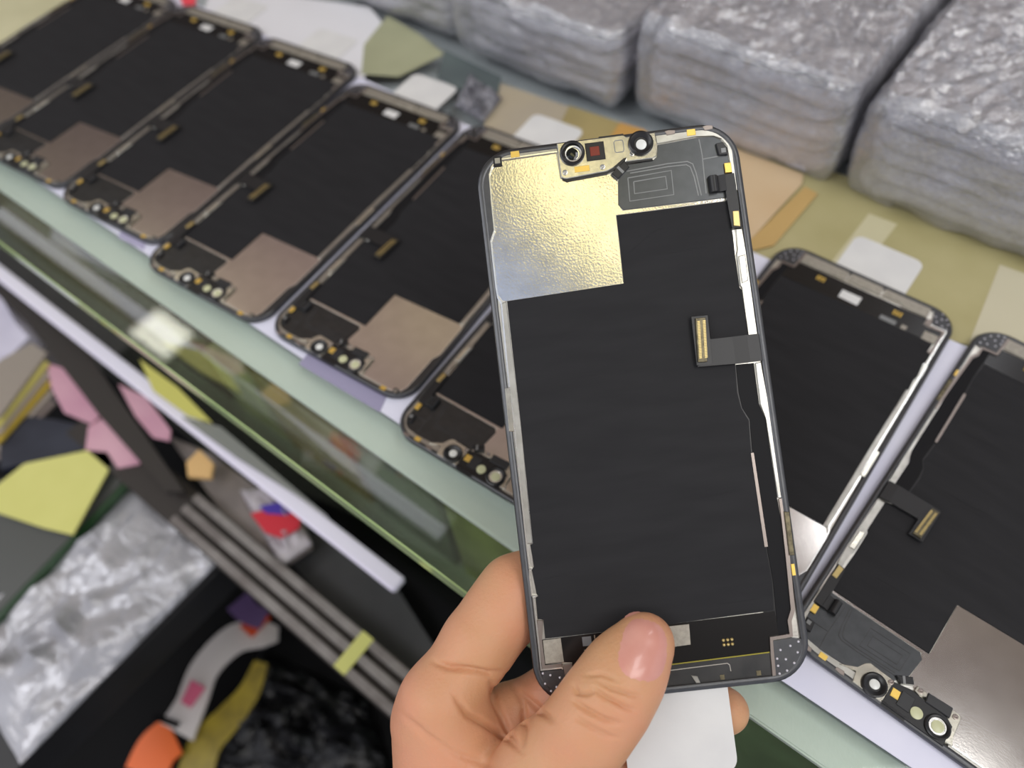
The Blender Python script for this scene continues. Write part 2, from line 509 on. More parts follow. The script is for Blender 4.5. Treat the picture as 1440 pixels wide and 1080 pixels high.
        plate('dark_cover', rect(36.4, 3.0, 40.2, 7.8), .37, .7, M['tape_dark'], sb, .1)
        plate('gold_label', [(40.2, 4.3), (42.6, 4.2), (42.8, 6.9), (40.4, 7.0)], .37, .6, M['gold'], sb, .1)
        plate('dark_box', [(26.9, 9.0), (34.0, 8.9), (34.3, 11.9), (27.2, 12.3)], -.6, .9, M['tape_dark'], root, .2)
        lathe('sensor_disc', (34.6, 4.4), [(1.75, .3), (1.75, .75), (1.5, .82), (.3, .84)], M['lens_pale'], sb)
        r1 = lathe('camera_ring', (28.5, 4.7), [(3.6, -.3), (3.6, .9), (3.2, 1.1), (2.7, .9), (2.5, .35)], M['black'], bl)
        lathe('lens_rim', (28.6, 4.8), [(2.4, .3), (2.4, .72), (2.1, .72), (2.05, .45)], M['rim'], r1)
        lathe('lens', (28.5, 4.8), [(1.75, .3), (1.75, .7), (1.3, .8), (.3, .84)], M['lens_pale'], r1)
        r2 = lathe('camera_ring', (47.3, 4.0), [(3.7, -.3), (3.7, .95), (3.2, 1.15), (2.2, .8), (1.9, .4)], M['black'], br)
        lathe('lens', (47.3, 4.2), [(1.5, .3), (1.5, .65), (1.1, .75), (.3, .8)], M['lens'], r2)
        for c_, pp in (((25.7, 10.6), bl), ((36.2, 11.0), bt), ((43.9, 7.9), br)):
            lathe('screw', c_, [(.8, .2), (.8, .5), (.5, .55), (.25, .35), (.1, .3)], M['rail_dark'], pp, 12)
        plate('bracket_slot', [(36.3, .05), (43.4, .05), (43.4, .85), (36.3, .95)], .0, .06, M['black'], root)
        dc = plate('folded_connector', [(38.4, 11.6), (39.6, 13.4), (43.6, 10.8), (41.4, 9.5)], -.6, .45, M['black'], root, .2)
        plate('connector_bar', [(40.4, 10.2), (41.0, 9.8), (42.1, 11.7), (41.5, 12.1)], .43, .55, M['ridge'], dc)
    # ear-piece flex along the right edge
    fx = plate('edge_flex', [(69.8, 15.6), (73.0, 15.6), (73.0, 22), (73.0, 31.6), (70.2, 31.3), (70.0, 26)], -.7, .5, M['flex'], root, .15)
    plate('edge_connector', [(71.0, 26.6), (72.7, 26.7), (72.5, 31.2), (70.7, 30.8)], .48, .85, M['gold_dull'], fx, .1)
    bm = bmesh.new()
    x0, y0 = mm((65.6, 15.6)); x1, y1 = mm((70, 20.6))
    for k in range(9):
        a = math.pi * k / 8
        pass
    segs = []
    for k in range(9):
        a = math.pi * (k / 8)
        segs.append((66.9 - 1.3 * math.cos(a), .1 + 1.3 * math.sin(a)))
    L0 = [(mm((x, 15.7))[0], mm((0, 15.7))[1], z / 1000) for x, z in segs] + [(mm((70.2, 0))[0], mm((0, 15.7))[1], .0008), (mm((70.2, 0))[0], mm((0, 15.7))[1], -.0005), (mm((65.6, 0))[0], mm((0, 15.7))[1], -.0005)]
    L1 = [(p[0], mm((0, 20.4))[1], p[2]) for p in L0]
    loops_mesh('flex_roll', [L0, L1], M['flex'], fx, cap=True)
    # main display connector with its flex
    fl = []
    xs = [(73.6, -.3), (73.3, .75), (70, 1.0), (66, .9), (60, 1.0), (56.3, 1.05), (55.4, 1.0)]
    bm = bmesh.new()
    prev = None
    for x, z in xs:
        ya, yb = (62.0, 69.6) if x > 60.2 else (55.2, 69.3)
        if x == 60:
            ya, yb = 62.0, 69.4
        vs_ = [bm.verts.new((*mm((x, ya)), z / 1000)), bm.verts.new((*mm((x, yb)), z / 1000)), bm.verts.new((*mm((x, yb)), (z - .35) / 1000)), bm.verts.new((*mm((x, ya)), (z - .35) / 1000))]
        if prev:
            for k in range(4):
                bm.faces.new((prev[k], prev[(k + 1) % 4], vs_[(k + 1) % 4], vs_[k]))
        else:
            bm.faces.new(vs_)
        prev = vs_
    bm.faces.new(prev[::-1])
    fx2 = from_bm('display_flex', bm, M['flex'], root)
    plate('connector_pad', [(55.4, 55.0), (60.1, 55.1), (59.6, 69.2), (55.1, 68.8)], .62, 1.05, M['black'], fx2, .1)
    cn = plate('display_connector', [(56.4, 55.7), (59.2, 55.8), (58.0, 68.2), (55.5, 68.0)], 1.0, 1.75, M['bronze'], fx2, .12)
    for o_ in (0, 1):
        bm = bmesh.new()
        for k in range(24):
            t = (k + .9) / 25.8
            x = 56.75 + (55.85 - 56.75) * t + 1.55 * o_
            y = 56.2 + (67.6 - 56.2) * t
            a = mm((x - .0, y)); b_ = mm((x + .75, y + .26))
            boxm(bm, a[0], b_[1], .0017, b_[0], a[1], .0019)
        from_bm('pin_row', bm, M['gold_dull'], cn)
    # lower board
    plate('lower_board', [(3.4, 139.1), (67.6, 138.2), (68, 145), (65.3, 145.1), (64.9, 149), (10.6, 149.6), (10.9, 146.0), (8.4, 145.7), (3.3, 145.9)], -1.0, -.72, M['board'], root)
    if held:
        plate('foil_pad', [(3.6, 139.2), (8.6, 139.1), (8.7, 145.6), (3.5, 145.6)], -.72, -.5, M['foil'], root, .05)
        plate('foil_pad', [(36.5, 139.1), (44.0, 139.1), (43.7, 144.6), (36.5, 144.8)], -.72, -.5, M['foil'], root, .05)
        plate('tiny_label', rect(14.4, 139.5, 16.9, 142.0), -.72, -.66, M['label'], root)
        ridge('label_frame', [(17.9, 139.3), (17.9, 142.7), (14.6, 143.1)], .25, -.72, -.6, M['rim'], root)
        bm = bmesh.new()
        for i in range(3):
            for j in range(2):
                x, y = mm((52.7 + 1.15 * i, 144.4 + 1.25 * j))
                bmesh.ops.create_uvsphere(bm, u_segments=8, v_segments=5, radius=.00052, matrix=Matrix.Translation((x, y, -.0007)))
        from_bm('contact_pads', bm, M['gold_dull'], root, True)
        ridge('yellow_edge', [(10.6, 149.8), (36, 149.4), (64.7, 148.9)], .3, -.9, -.6, M['yellow_line'], root)
        cs = plate('smoky_strip', [(10.4, 150.0), (64.7, 149.1), (64.4, 155.6), (9.6, 155.6)], -.98, -.66, M['clear_strip'], root)
        ridge('strip_emboss', [(20, 151.6), (36, 150.9), (52.9, 150.6), (53.5, 151.1), (53.6, 152.8)], .25, -.68, -.58, M['rim'], cs)
        plate('small_chip', [(42.7, 152.8), (44.4, 153.2), (45.0, 155.0), (43.8, 154.9)], -.67, -.3, M['rail'], cs, .1)
        for q in ((50.5, 153.5), (60.4, 153.4)):
            plate('amber_chip', rect(q[0], q[1], q[0] + 1.2, q[1] + 1.3), -.67, -.55, M['bronze'], cs)
    else:
        plate('edge_foil', [(10.8, 149.9), (21, 150.2), (22, 151.4), (29.6, 151.0), (29.8, 155.3), (11.2, 155.5)], -.9, -.3, M['foil'], root, .1)
        plate('edge_foil', [(30.6, 151.0), (44.3, 150.6), (44.4, 155.3), (30.7, 155.3)], -.9, -.26, M['foil'], root, .1)
        plate('edge_foil', [(45.2, 150.3), (52, 150.2), (54, 149.6), (64.6, 149.6), (64.8, 155.4), (45.3, 155.4)], -.9, -.3, M['foil'], root, .1)
        for xx in (21.0, 53.6):
            bm = bmesh.new()
            for i in range(3):
                for j in range(2):
                    x, y = mm((xx - 1.3 + 1.3 * i, 144.8 + 1.4 * j))
                    bmesh.ops.create_uvsphere(bm, u_segments=8, v_segments=5, radius=.00058, matrix=Matrix.Translation((x, y, -.0007)))
            from_bm('contact_pads', bm, M['gold'], root, True)
        plate('white_label', [(35.6, 140.4), (43.8, 140.6), (43.9, 145.0), (35.6, 145.2)], -.72, -.6, M['white'], root)
        plate('grey_print', rect(19.6, 139.3, 26.0, 141.6), -.72, -.68, M['ridge'], root)
        plate('grey_print', rect(15.2, 139.3, 17.4, 141.4), -.72, -.68, M['foil'], root)
        plate('foil_pad', [(3.7, 138.9), (8.9, 138.8), (9.1, 143.2), (3.8, 143.4)], -.72, -.5, M['foil'], root, .05)
    for pts in ([(2.2, 147.4), (8.2, 147.4), (9, 151), (9.8, 155.6), (9.0, 155.6), (5.0, 154.2), (2.6, 151)],
                [(65.9, 145.9), (71.3, 145.6), (73.4, 146), (73.4, 149), (72.6, 151.5), (70.2, 154.2), (66.4, 155.6), (65.4, 155.6)]):
        plate('corner_pad', pts, -1.0, -.08, M['bezel'], root)
    for dots in ([(2.6, 147.9), (4.6, 148.6), (7.1, 149.5), (2.9, 150.7), (5.9, 151.9), (8.4, 151.9), (4.3, 152.8), (6.6, 154.6)],
                 [(72.6, 146.7), (70.3, 147.6), (67.5, 148.4), (72.0, 149.5), (68.6, 151.0), (66.3, 150.6), (70.7, 152.2), (66.3, 152.5), (68.5, 154.0), (66.4, 154.6)]):
        bm = bmesh.new()
        for q in dots:
            x, y = mm(q)
            bmesh.ops.create_uvsphere(bm, u_segments=8, v_segments=5, radius=.00036, matrix=Matrix.Translation((x, y, -.0001)))
        from_bm('corner_studs', bm, M['stud'], root, True)
    # pull tab of the protective sheet
    tab = rrect(22.6, 150, 52.6, 180.5, 4.0, 5)
    bm = bmesh.new()
    prism(bm, [mm(p) for p in tab], -.0031, -.0029)
    from_bm('pull_tab', bm, M['white'], root)


# held panel
hm = Matrix.Identity(4)
for i in range(3):
    hm[i][0], hm[i][1], hm[i][2], hm[i][3] = HX[i], HY[i], HZ[i], HP[i]

# ------------------------------------------------------------------ large structure: room shell, counter
def structure(o):
    o['kind'] = 'structure'
    return o


M['ceiling'] = mat('ceiling_paint', (168, 146, 144), .8, 0, (196, 180, 150), 2.2)
M['floor'] = mat('shop_floor', (70, 66, 66), .6, 0, (52, 50, 52), 6)
M['wallp'] = mat('wall_paint', (170, 166, 160), .8, 0, (150, 140, 140), 2)


def slab(name, x0, y0, z0, x1, y1, z1, material):
    bm = bmesh.new()
    boxm(bm, x0, y0, z0, x1, y1, z1)
    return structure(from_bm(name, bm, material))


slab('ceiling', -2.6, -2.2, CEIL, 2.6, 3.2, CEIL + .05, M['ceiling'])
slab('floor', -2.6, -2.2, -.98, 2.6, 3.2, -.93, M['floor'])
slab('wall_back', -2.6, 3.2, -.93, 2.6, 3.25, CEIL, M['wallp'])


def snbox(bm, s0, n0, z0, s1, n1, z1):
    P = [sn(s, n, z) for z in (z0, z1) for s, n in ((s0, n0), (s1, n0), (s1, n1), (s0, n1))]
    v = [bm.verts.new(p) for p in P]
    for f in ((3, 2, 1, 0), (4, 5, 6, 7), (0, 1, 5, 4), (1, 2, 6, 5), (2, 3, 7, 6), (3, 0, 4, 7)):
        bm.faces.new([v[i] for i in f])


def sbox(name, s0, n0, z0, s1, n1, z1, material, parent=None, bev=0):
    bm = bmesh.new()
    snbox(bm, s0, n0, z0, s1, n1, z1)
    if bev:
        bmesh.ops.bevel(bm, geom=list(bm.edges), offset=bev, segments=2, affect='EDGES')
    return from_bm(name, bm, material, parent)


ZG = -.0036          # top of the glass
ZB = -.0116          # underside of the glass
S0, S1 = -.85, .42
M['glass'] = film_mat('counter_glass', (250, 253, 251), 1.0, .01, (200, 220, 205), 0, 1, .001, 1.5)
M['glass_edge'] = mat('green_glass_edge', (176, 196, 138), .18, 0, (150, 176, 120), 30, coat=.5)
M['alu'] = mat('brushed_aluminium', (226, 232, 226), .42, .1, (210, 218, 211), 500, .25, 500, .0002, stretch=(40, 1, 1, .742))
M['pane'] = film_mat('front_glass', (238, 246, 230), 1.0, .02, (120, 140, 120), 0, 1, .001, 1.5)
M['deck'] = mat('deck_board', (196, 196, 206), .6)
M['liner'] = mat('white_liner', (228, 229, 244), .5, 0, (220, 221, 240), 30)

counter = thing('display_counter', sn(-.2, .25, -.5), 'glass topped display counter with a brushed metal edge under the row of panels', 'counter')


def cpart(name, s0, n0, z0, s1, n1, z1, material, parent=None, bev=0):
    o = sbox(name, s0, n0, z0, s1, n1, z1, material, None, bev)
    p = parent or counter
    o.parent = p
    mp = Matrix.Translation(counter.location)
    o.matrix_parent_inverse = mp.inverted()
    return o


cpart('glass_top', S0, .0466, ZB, S1, .66, ZG, M['glass'])
cpart('polished_edge', S0, .0458, ZB, S1, .0465, ZG, M['glass_edge'])
cpart('metal_edge_strip', S0, .0697, ZB - .0034, S1, .0848, ZB - .0002, M['alu'], None, .0006)
cpart('deck', S0, .0850, ZB - .010, S1, .66, ZB - .0016, M['deck'])
cpart('front_pane', S0, .0700, -.62, S1, .0740, ZB - .0036, M['pane'])
cpart('inner_shelf', S0, .0745, -.165, S1, .30, -.160, M['deck'])
M['carcass'] = mat('carcass', (26, 27, 27), .6)
cpart('cabinet_back', S0, .30, -.90, S1, .31, ZB - .011, M['carcass'])

liner = tag(sbox('paper_liner', -.62, .0822, ZG, .40, .238, ZG + .0004, M['liner']), 'white paper liner on the glass beneath the row of display panels', 'paper')

# ------------------------------------------------------------------ panels
GR = 'phone display panels in a row on the glass'
hp = thing('phone_display_panel', (0, 0, 0), 'phone display panel held up in the hand, its bare back facing the viewer', 'phone screen', None, hm)
panel(hp, True)
row = [(8, 0.15761557, 0.08574768, 2.34212805, 1.0, 'black backed display panel at the right frame edge, lying lowest right on the glass'),
       (7, 0.09903367, 0.13982278, 2.3829767, 1.0, 'display panel with rounded far end visible just right of the held panel'),
       (6, 0.03029241, 0.18616068, 2.44999515, 1.0, 'display panel mostly hidden behind the held panel, camera corner showing at its left'),
       (5, -0.02377159, 0.24435891, 2.47423206, 1.0, 'display panel nearest left of the held one with all four edges clear of the hand'),
       (4, -0.08593158, 0.29179328, 2.47354646, 1.0, 'display panel whose front corner stands above the bright reflection on the glass edge'),
       (3, -0.14014056, 0.34718047, 2.49853381, 1.0, 'third display panel from the left frame edge, its camera corner fully in view'),
       (2, -0.1972, 0.3952, 2.50159079, .965, 'second display panel from the left, its camera corner cut by the left frame edge'),
       (1, -0.2557, 0.4388, 2.50159079, .965, 'display panel in the top left corner, last of the row and cut by the frame')]
first = None
for k, x, y, t, sc, lab in row:
    if first is None:
        first = thing('phone_display_panel', (0, 0, 0), lab, 'phone screen', GR)
        panel(first, False)
        o = first
    else:
        o = copy_tree(first)
        o['label'] = lab
    o.location = (x, y, 0)
    o.rotation_euler = (0, 0, t)
    o.scale = (sc, 1, 1)


# ------------------------------------------------------------------ cards and papers around the panels
def card(name, pts, z, th, rgb, label, cat, rgb2=None, rough=.6, group=None, material=None, mm_=None):
    P = [at(px, py, z) for px, py in pts]
    bm = bmesh.new()
    prism(bm, [(p[0], p[1]) for p in P], z - th, z)
    o = from_bm(name, bm, material or mat(name + '_paper', rgb, rough, 0, rgb2, 25))
    return tag(o, label, cat, group)


ZD = ZG + .0003
card('olive_card', [(1010, 380), (1000, 200), (1120, 225), (1290, 280), (1480, 345), (1480, 520), (1400, 497), (1330, 476), (1180, 424), (1085, 388)], ZD, .0002, (176, 168, 124),
     'large olive card on the glass between the right-hand bundle and the panels', 'card', (166, 158, 112))
card('peach_card', [(1000, 195), (1130, 245), (1128, 258), (1062, 330), (1040, 350), (1000, 330)], ZG + 0.0014, .0005, (206, 182, 148), 'pale peach card just right of the held panel upper corner', 'card', (200, 172, 134))
card('tan_strip', [(1132, 262), (1150, 272), (1088, 345), (1058, 352), (1050, 342)], ZG + 0.0014, .0005, (188, 156, 98), 'narrow tan strip along the lower right side of the peach card', 'card')
card('clear_tape', [(1222, 300), (1262, 315), (1200, 395), (1160, 380)], ZD + .0001, .0001, (196, 190, 156), 'pale tape strip across the olive card beside the white tab', 'tape')
card('beige_strip', [(1406, 372), (1470, 395), (1440, 520), (1362, 484)], ZD + .0001, .0001, (196, 190, 164), 'beige paper strip on the olive card at the right frame edge', 'paper')
card('tan_card', [(690, 112), (800, 150), (760, 225), (680, 182)], ZD + .0001, .0002, (176, 164, 140), 'tan card beside the white tab left of the held panel', 'card', (168, 158, 140))
card('brown_card', [(800, 148), (925, 190), (900, 260), (770, 215)], ZD, .0002, (166, 150, 100), 'brown card behind the held panel upper left corner', 'card', (150, 136, 92))
card('orange_card', [(872, 172), (906, 182), (930, 215), (850, 205)], ZG + 0.0012, .0005, (196, 150, 80), 'orange card edge peeking out above the held panel', 'card')
card('teal_card', [(625, 70), (705, 108), (700, 132), (672, 138), (615, 108)], ZG + 0.0012, .0005, (92, 104, 104), 'dark grey green card in front of the second bundle from the left', 'card', (80, 90, 92))
card('green_pouch', [(512, 62), (545, 22), (590, 48), (625, 76), (560, 108), (508, 104)], ZD + .00015, .0001, (168, 170, 138), 'pale green pouch lying behind the third white tab', 'pouch', (156, 158, 128))
card('white_sheet', [(300, -20), (520, 10), (560, 60), (500, 120), (380, 70), (280, 30)], ZD, .0002, (222, 222, 226), 'white paper sheet on the glass behind the left panels', 'paper')
card('red_tag', [(250, -12), (276, -8), (274, 6), (258, 9)], ZG + .003, .0006, (225, 70, 84), 'small red tag at the top frame edge behind the left panels', 'tag')
card('cream_card', [(-60, 66), (-60, -60), (150, -60), (104, -6), (30, 40), (2, 62)], ZG + .0009, .0003, (204, 200, 164), 'cream card in the top left corner beyond the last panel', 'card', (190, 186, 150))

card('mauve_shade', [(432, 498), (545, 556), (534, 580), (420, 512)], ZG + .0005, .0001, (152, 148, 176), 'mauve grey painted shade on the liner in front of the panel just left of the held one', 'paper')  # flat mauve sheet painting the panel's shade on the liner
card('mauve_shade', [(172, 318), (208, 336), (202, 352), (166, 334)], ZG + .0005, .0001, (176, 172, 200), 'small mauve painted shade on the liner in front of the third panel from the left', 'paper')  # same painted shade, smaller, before the third panel

# crumpled wrap between two panel ends
def crumple(name, pts, z, h, material, label, cat, nu=26, seed=3, amp=.003):
    """quad of four pixel corners on level z, blown up into a crumpled sheet with thickness"""
    A, B, C_, D = [at(px, py, z) for px, py in pts]
    r = np.random.default_rng(seed)
    g = r.normal(size=(9, 9))
    def nz(u, v):
        x, y = u * 8, v * 8
        i, j = min(int(x), 7), min(int(y), 7)
        fx, fy = x - i, y - j
        return (g[i, j] * (1 - fx) + g[i + 1, j] * fx) * (1 - fy) + (g[i, j + 1] * (1 - fx) + g[i + 1, j + 1] * fx) * fy
    bm = bmesh.new()
    top, bot = {}, {}
    for i in range(nu + 1):
        for j in range(nu + 1):
            u, v = i / nu, j / nu
            p = (A * (1 - u) + B * u) * (1 - v) + (D * (1 - u) + C_ * u) * v
            e = min(u, 1 - u, v, 1 - v) * 4
            hh = h * min(1, e) ** .5 + amp * (abs(nz(u, v)) * .8) * min(1, e * 2 + .3)
            top[i, j] = bm.verts.new((p[0], p[1], z + .0004 + hh))
            bot[i, j] = bm.verts.new((p[0], p[1], z))
    for i in range(nu):
        for j in range(nu):
            bm.faces.new((top[i, j], top[i + 1, j], top[i + 1, j + 1], top[i, j + 1]))
            bm.faces.new((bot[i, j], bot[i, j + 1], bot[i + 1, j + 1], bot[i + 1, j]))
    for k in range(nu):
        for a, b in (((k, 0), (k + 1, 0)), ((k, nu), (k + 1, nu)), ((0, k), (0, k + 1)), ((nu, k), (nu, k + 1))):
            bm.faces.new((top[a], top[b], bot[b], bot[a]))
    o = from_bm(name, bm, material, None, True)
    return tag(o, label, cat)


M['crinkle'] = mat('crinkled_film', (150, 150, 158), .25, .1, (96, 96, 104), 120, .8, 200, .003, bdistort=2)
crumple('crumpled_film', [(640, 150), (660, 105), (705, 140), (680, 172)], ZG + .0016, .003, M['crinkle'], 'crumpled clear film between two panel ends left of the tan card', 'plastic film', 18, 4)

# ------------------------------------------------------------------ bubble-film bundles behind the row
M['bubble'] = mat('bubble_film', (176, 176, 186), .24, .0, (206, 205, 214), 55, 1.0, 150, .005, bdistort=2.0, distort=1.2, coat=.4)
M['bubble_top'] = mat('bubble_film_top', (190, 189, 192), .2, .0, (216, 215, 217), 60, 1.0, 190, .006, bdistort=2.4, distort=1.0, coat=.5)
M['wrap'] = film_mat('clear_wrap', (250, 250, 252), .72, .10, (232, 232, 242), .5, 260, .002, 3.6, 2.0)
M['dark_edge'] = mat('dark_panel_edge', (44, 44, 50), .4)


def wob(bm, amp, scale, seed):
    r = np.random.default_rng(seed)
    k = r.normal(size=(10, 3)) * scale
    ph = r.uniform(0, 6.28, 10)
    dr = r.normal(size=(10, 3))
    for v in bm.verts:
        p = np.array(v.co)
        a = np.sin(k @ p + ph)
        v.co = Vector(p + amp * (dr * a[:, None]).sum(0) / 3.2)


def slabmesh(sx, sy, z0, z1, rad, nu, nv, seed, amp, scale, wrinkle=0):
    """soft rounded pad"""
    bm = bmesh.new()
    loops = []
    H = (z1 - z0) / 2
    zc = (z0 + z1) / 2
    pr = [(-.55, .82), (-.95, .35), (-1, 0)]
    prof = [(rad * .9, -1), (rad * .28, -.82)] + ([(0, -.6 + .1 * i) for i in range(13)] if wrinkle else [(0, -.3), (0, .3)]) + [(rad * .28, .82), (rad * .9, 1)]
    for ins, zz in prof:
        pts = []
        x0, x1, y0, y1 = -sx / 2 + ins, sx / 2 - ins, -sy / 2 + ins, sy / 2 - ins
        rr = max(.002, (.007 if wrinkle else .010) - ins)
        base = rrect(x0, y0, x1, y1, rr, 4)
        # resample
        P = np.array(base + [base[0]])
        L = np.r_[0, np.cumsum(np.linalg.norm(np.diff(P, axis=0), axis=1))]
        for q in np.linspace(0, L[-1], nu, endpoint=False):
            pts.append((np.interp(q, L, P[:, 0]), np.interp(q, L, P[:, 1])))
        loops.append([(p[0], p[1], zc + H * zz) for p in pts])
    rows = [[bm.verts.new(p) for p in lp] for lp in loops]
    for a, b in zip(rows[:-1], rows[1:]):
        for i in range(nu):
            bm.faces.new((a[i], a[(i + 1) % nu], b[(i + 1) % nu], b[i]))
    for rr, fl in ((rows[0], True), (rows[-1], False)):
        # inner rings toward the centre so that the face can crumple
        cur = rr
        for q in range(nv - 1, 0, -1):
            nw = [bm.verts.new((v.co.x * q / (q + 1), v.co.y * q / (q + 1), v.co.z)) for v in cur]
            for i in range(nu):
                q = (cur[i], cur[(i + 1) % nu], nw[(i + 1) % nu], nw[i])
                bm.faces.new(q[::-1] if fl else q)
            cur = nw
        bm.faces.new(cur[::-1] if fl else cur)
    wob(bm, amp, scale, seed)
    if wrinkle:
        # gathered film: ridged folds, drawn out along the sides
        bmesh.ops.recalc_face_normals(bm, faces=bm.faces)
        bm.normal_update()
        off = Vector((seed * 1.7, seed * .31, 0))
        mv = []
        for v in bm.verts:
            top = max(0.0, v.normal.z)
            q = Vector((v.co.x * (70 + 85 * top), v.co.y * (130 + 25 * top), v.co.z * 190))
            a = noise.ridged_multi_fractal(q + off, 1.0, 2.1, 3, 1.0, 2.0) - .9
            mv.append(v.normal * (max(-1.2, min(1.4 * top, a)) * wrinkle * (.45 + .55 * top)))
        for v, d in zip(bm.verts, mv):
            v.co += d
    return bm


def bundle(s, n, width, depth, height, layers, label, seed):
    root = thing('wrapped_bundle', sn(s, n, ZG), label, 'bundle', 'film wrapped bundles standing behind the row of panels')
    root.rotation_euler = (0, 0, math.radians(-42.5))
    r = np.random.default_rng(seed)
    th = height / layers
    for k in range(layers):
        bm = slabmesh(width - .010 + r.uniform(-.004, .002), depth - .010, .0016 + k * th + .0022, .0016 + (k + 1) * th - .0004, .0028, 120, 4, seed * 10 + k, .0009, 130)
        bd = slabmesh(width - .016, depth - .016, .0016 + k * th - .0006, .0016 + k * th + .0022, .0005, 60, 4, seed * 10 + k, .0002, 60)
        from_bm('panel_edge', bd, M['dark_edge'], root)
        o = from_bm('bubble_sleeve', bm, M['bubble_top'] if k == layers - 1 else M['bubble'], root, True)
        o.location = (r.uniform(-.002, .002), r.uniform(-.0025, .0025), 0)
        o.rotation_euler = (0, 0, r.uniform(-.025, .025))
    bm = slabmesh(width, depth, .0012, height + .0036, .0045, 260, 34, seed * 77, .0008, 160, .0024)
    from_bm('clear_wrap', bm, M['wrap'], root, True)
    return root


bundle(.0005, .374, .109, .165, .050, 6, 'right-most film wrapped bundle with a strongly wrinkled top, in the top right corner', 11)
bundle(-.1112, .374, .109, .165, .049, 6, 'middle film wrapped bundle straight behind the held panel', 12)
bundle(-.2235, .368, .109, .165, .038, 5, 'film wrapped bundle left of the middle one, above the brown card', 13)
bundle(-.3365, .374, .109, .165, .034, 4, 'left-most film wrapped bundle at the top frame edge behind the left panels', 14)

# ------------------------------------------------------------------ goods behind the front pane
goods = [(-.60, .17, .110, (196, 166, 132), 'brown cardboard box behind the front pane at the left frame edge', 'box', 'cardboard_box'),
         (-.425, .10, .098, (84, 78, 76), 'dark tray stack behind the front pane under the brown-patched panels', 'tray stack', 'dark_tray'),
         (-.318, .045, .060, (236, 232, 200), 'cream block painting the lamp reflection behind the front pane between dark trays and ochre box', 'block', 'lamp_glint_block'),  # pale block added in place of a lamp's reflection in the glass
         (-.268, .07, .085, (196, 164, 104), 'ochre box behind the front pane', 'box', 'ochre_box'),
         (-.193, .06, .100, (112, 126, 118), 'dark teal box behind the front pane', 'box', 'teal_box'),
         (-.128, .085, .110, (184, 184, 140), 'olive box behind the front pane left of the index finger', 'box', 'olive_box'),
         (-.038, .04, .08, (206, 224, 166), 'pale green box behind the front pane beside the index finger', 'box', 'green_box'),
         (.01, .15, .10, (150, 162, 150), 'grey green box behind the front pane at the lower right', 'box', 'grey_box')]
for s, wd, hgt, rgb, lab, cat, nm in goods:
    root = thing(nm, sn(s + wd / 2, .12, -.1598), lab, cat)
    root.rotation_euler = (0, 0, math.radians(-42.5))
    mt = mat(nm + '_board', rgb, .6, 0, tuple(int(c * .82) for c in rgb), 40)
    bm = bmesh.new()
    nl = 5 if nm == 'dark_tray' else 1
    for k in range(nl):
        bm = bmesh.new()
        boxm(bm, -wd / 2 + .002 * (k % 2), -.036, hgt * k / nl + .0004, wd / 2 - .001, .03, hgt * (k + 1) / nl - (.003 if nl > 1 else .003))
        bmesh.ops.bevel(bm, geom=list(bm.edges), offset=.001, segments=1, affect='EDGES')
        from_bm('tray' if nl > 1 else 'box_body', bm, mt, root)
    if nl == 1:
        bm = bmesh.new()
        boxm(bm, -wd / 2 - .0006, -.0366, hgt - .0029, wd / 2 + .0006, .0306, hgt + .0015)
        from_bm('box_lid', bm, mt, root)

# ------------------------------------------------------------------ lower shelf in front of the counter (seen steeply from above, far out of focus)
ZS = -.170
M['dark_shelf'] = mat('dark_shelf', (46, 46, 49), .5, 0, (58, 58, 60), 20)
M['bin'] = mat('black_bin', (7, 7, 9), .7, spec=.15)
M['purple_white'] = mat('lavender_trunking', (240, 236, 252), .45)
M['track'] = mat('worn_track', (120, 114, 112), .4, .4, (150, 146, 144), 60)
M['track_dark'] = mat('dark_track', (54, 49, 46), .5, .2)


def shelfpoly(name, pts, z, th, material, label, cat):
    P = [at(px, py, z) for px, py in pts]
    bm = bmesh.new()
    prism(bm, [(p[0], p[1]) for p in P], z - th, z)
    return tag(from_bm(name, bm, material), label, cat)


# trunking and double track run parallel to the counter's edge
def nlevel(px, py, z):
    p = at(px, py, z)[:2]
    return p @ UV, p @ NV


a = (0, nlevel(300, 632, -.13)[1])
a1 = nlevel(300, 604, -.13)[1]
sA = nlevel(-60, 330, -.13)[0]
sB = nlevel(559, 824, -.13)[0]
t = tag(sbox('cable_trunking', sA, a[1], -.135, sB, a1, -.13, M['purple_white'], None, .001), 'long pale lavender plastic trunking below the glass edge', 'trunking')
b = nlevel(500, 920, -.155)
tr = thing('sliding_track', sn(-.2, b[1], -.165), 'worn metal double sliding track along the shelf front', 'track')
for nm, n0, n1, z1, mt in (('track_base', -.012, .012, -.160, M['track_dark']), ('track_ridge', -.011, -.006, -.155, M['track']), ('track_ridge', -.0025, .0025, -.155, M['track']), ('track_ridge', .006, .011, -.155, M['track'])):
    s_start = -.40 if nm == 'track_base' else nlevel(270, 700, -.155)[0]
    o = sbox(nm, s_start, b[1] + n0, -.166 if nm == 'track_base' else -.1604, .10, b[1] + n1, z1, mt, None, .0006)
    o.parent = tr
    o.matrix_parent_inverse = Matrix.Translation(tr.location).inverted()
st = nlevel(500, 915, -.155)[0]
o = sbox('yellow_mark', st - .004, b[1] - .0112, -.1552, st + .004, b[1] + .0112, -.1546, mat('yellow_paint', (205, 205, 120), .5))
o.parent = tr
o.matrix_parent_inverse = Matrix.Translation(tr.location).inverted()

shelfpoly('rubber_strip', [(-40, 350), (26, 395), (100, 460), (160, 550), (258, 690), (232, 690), (140, 585), (40, 455), (-40, 380)], -.148, .006, M['track_dark'], 'dark rubber strip running down from the left frame edge', 'strip')

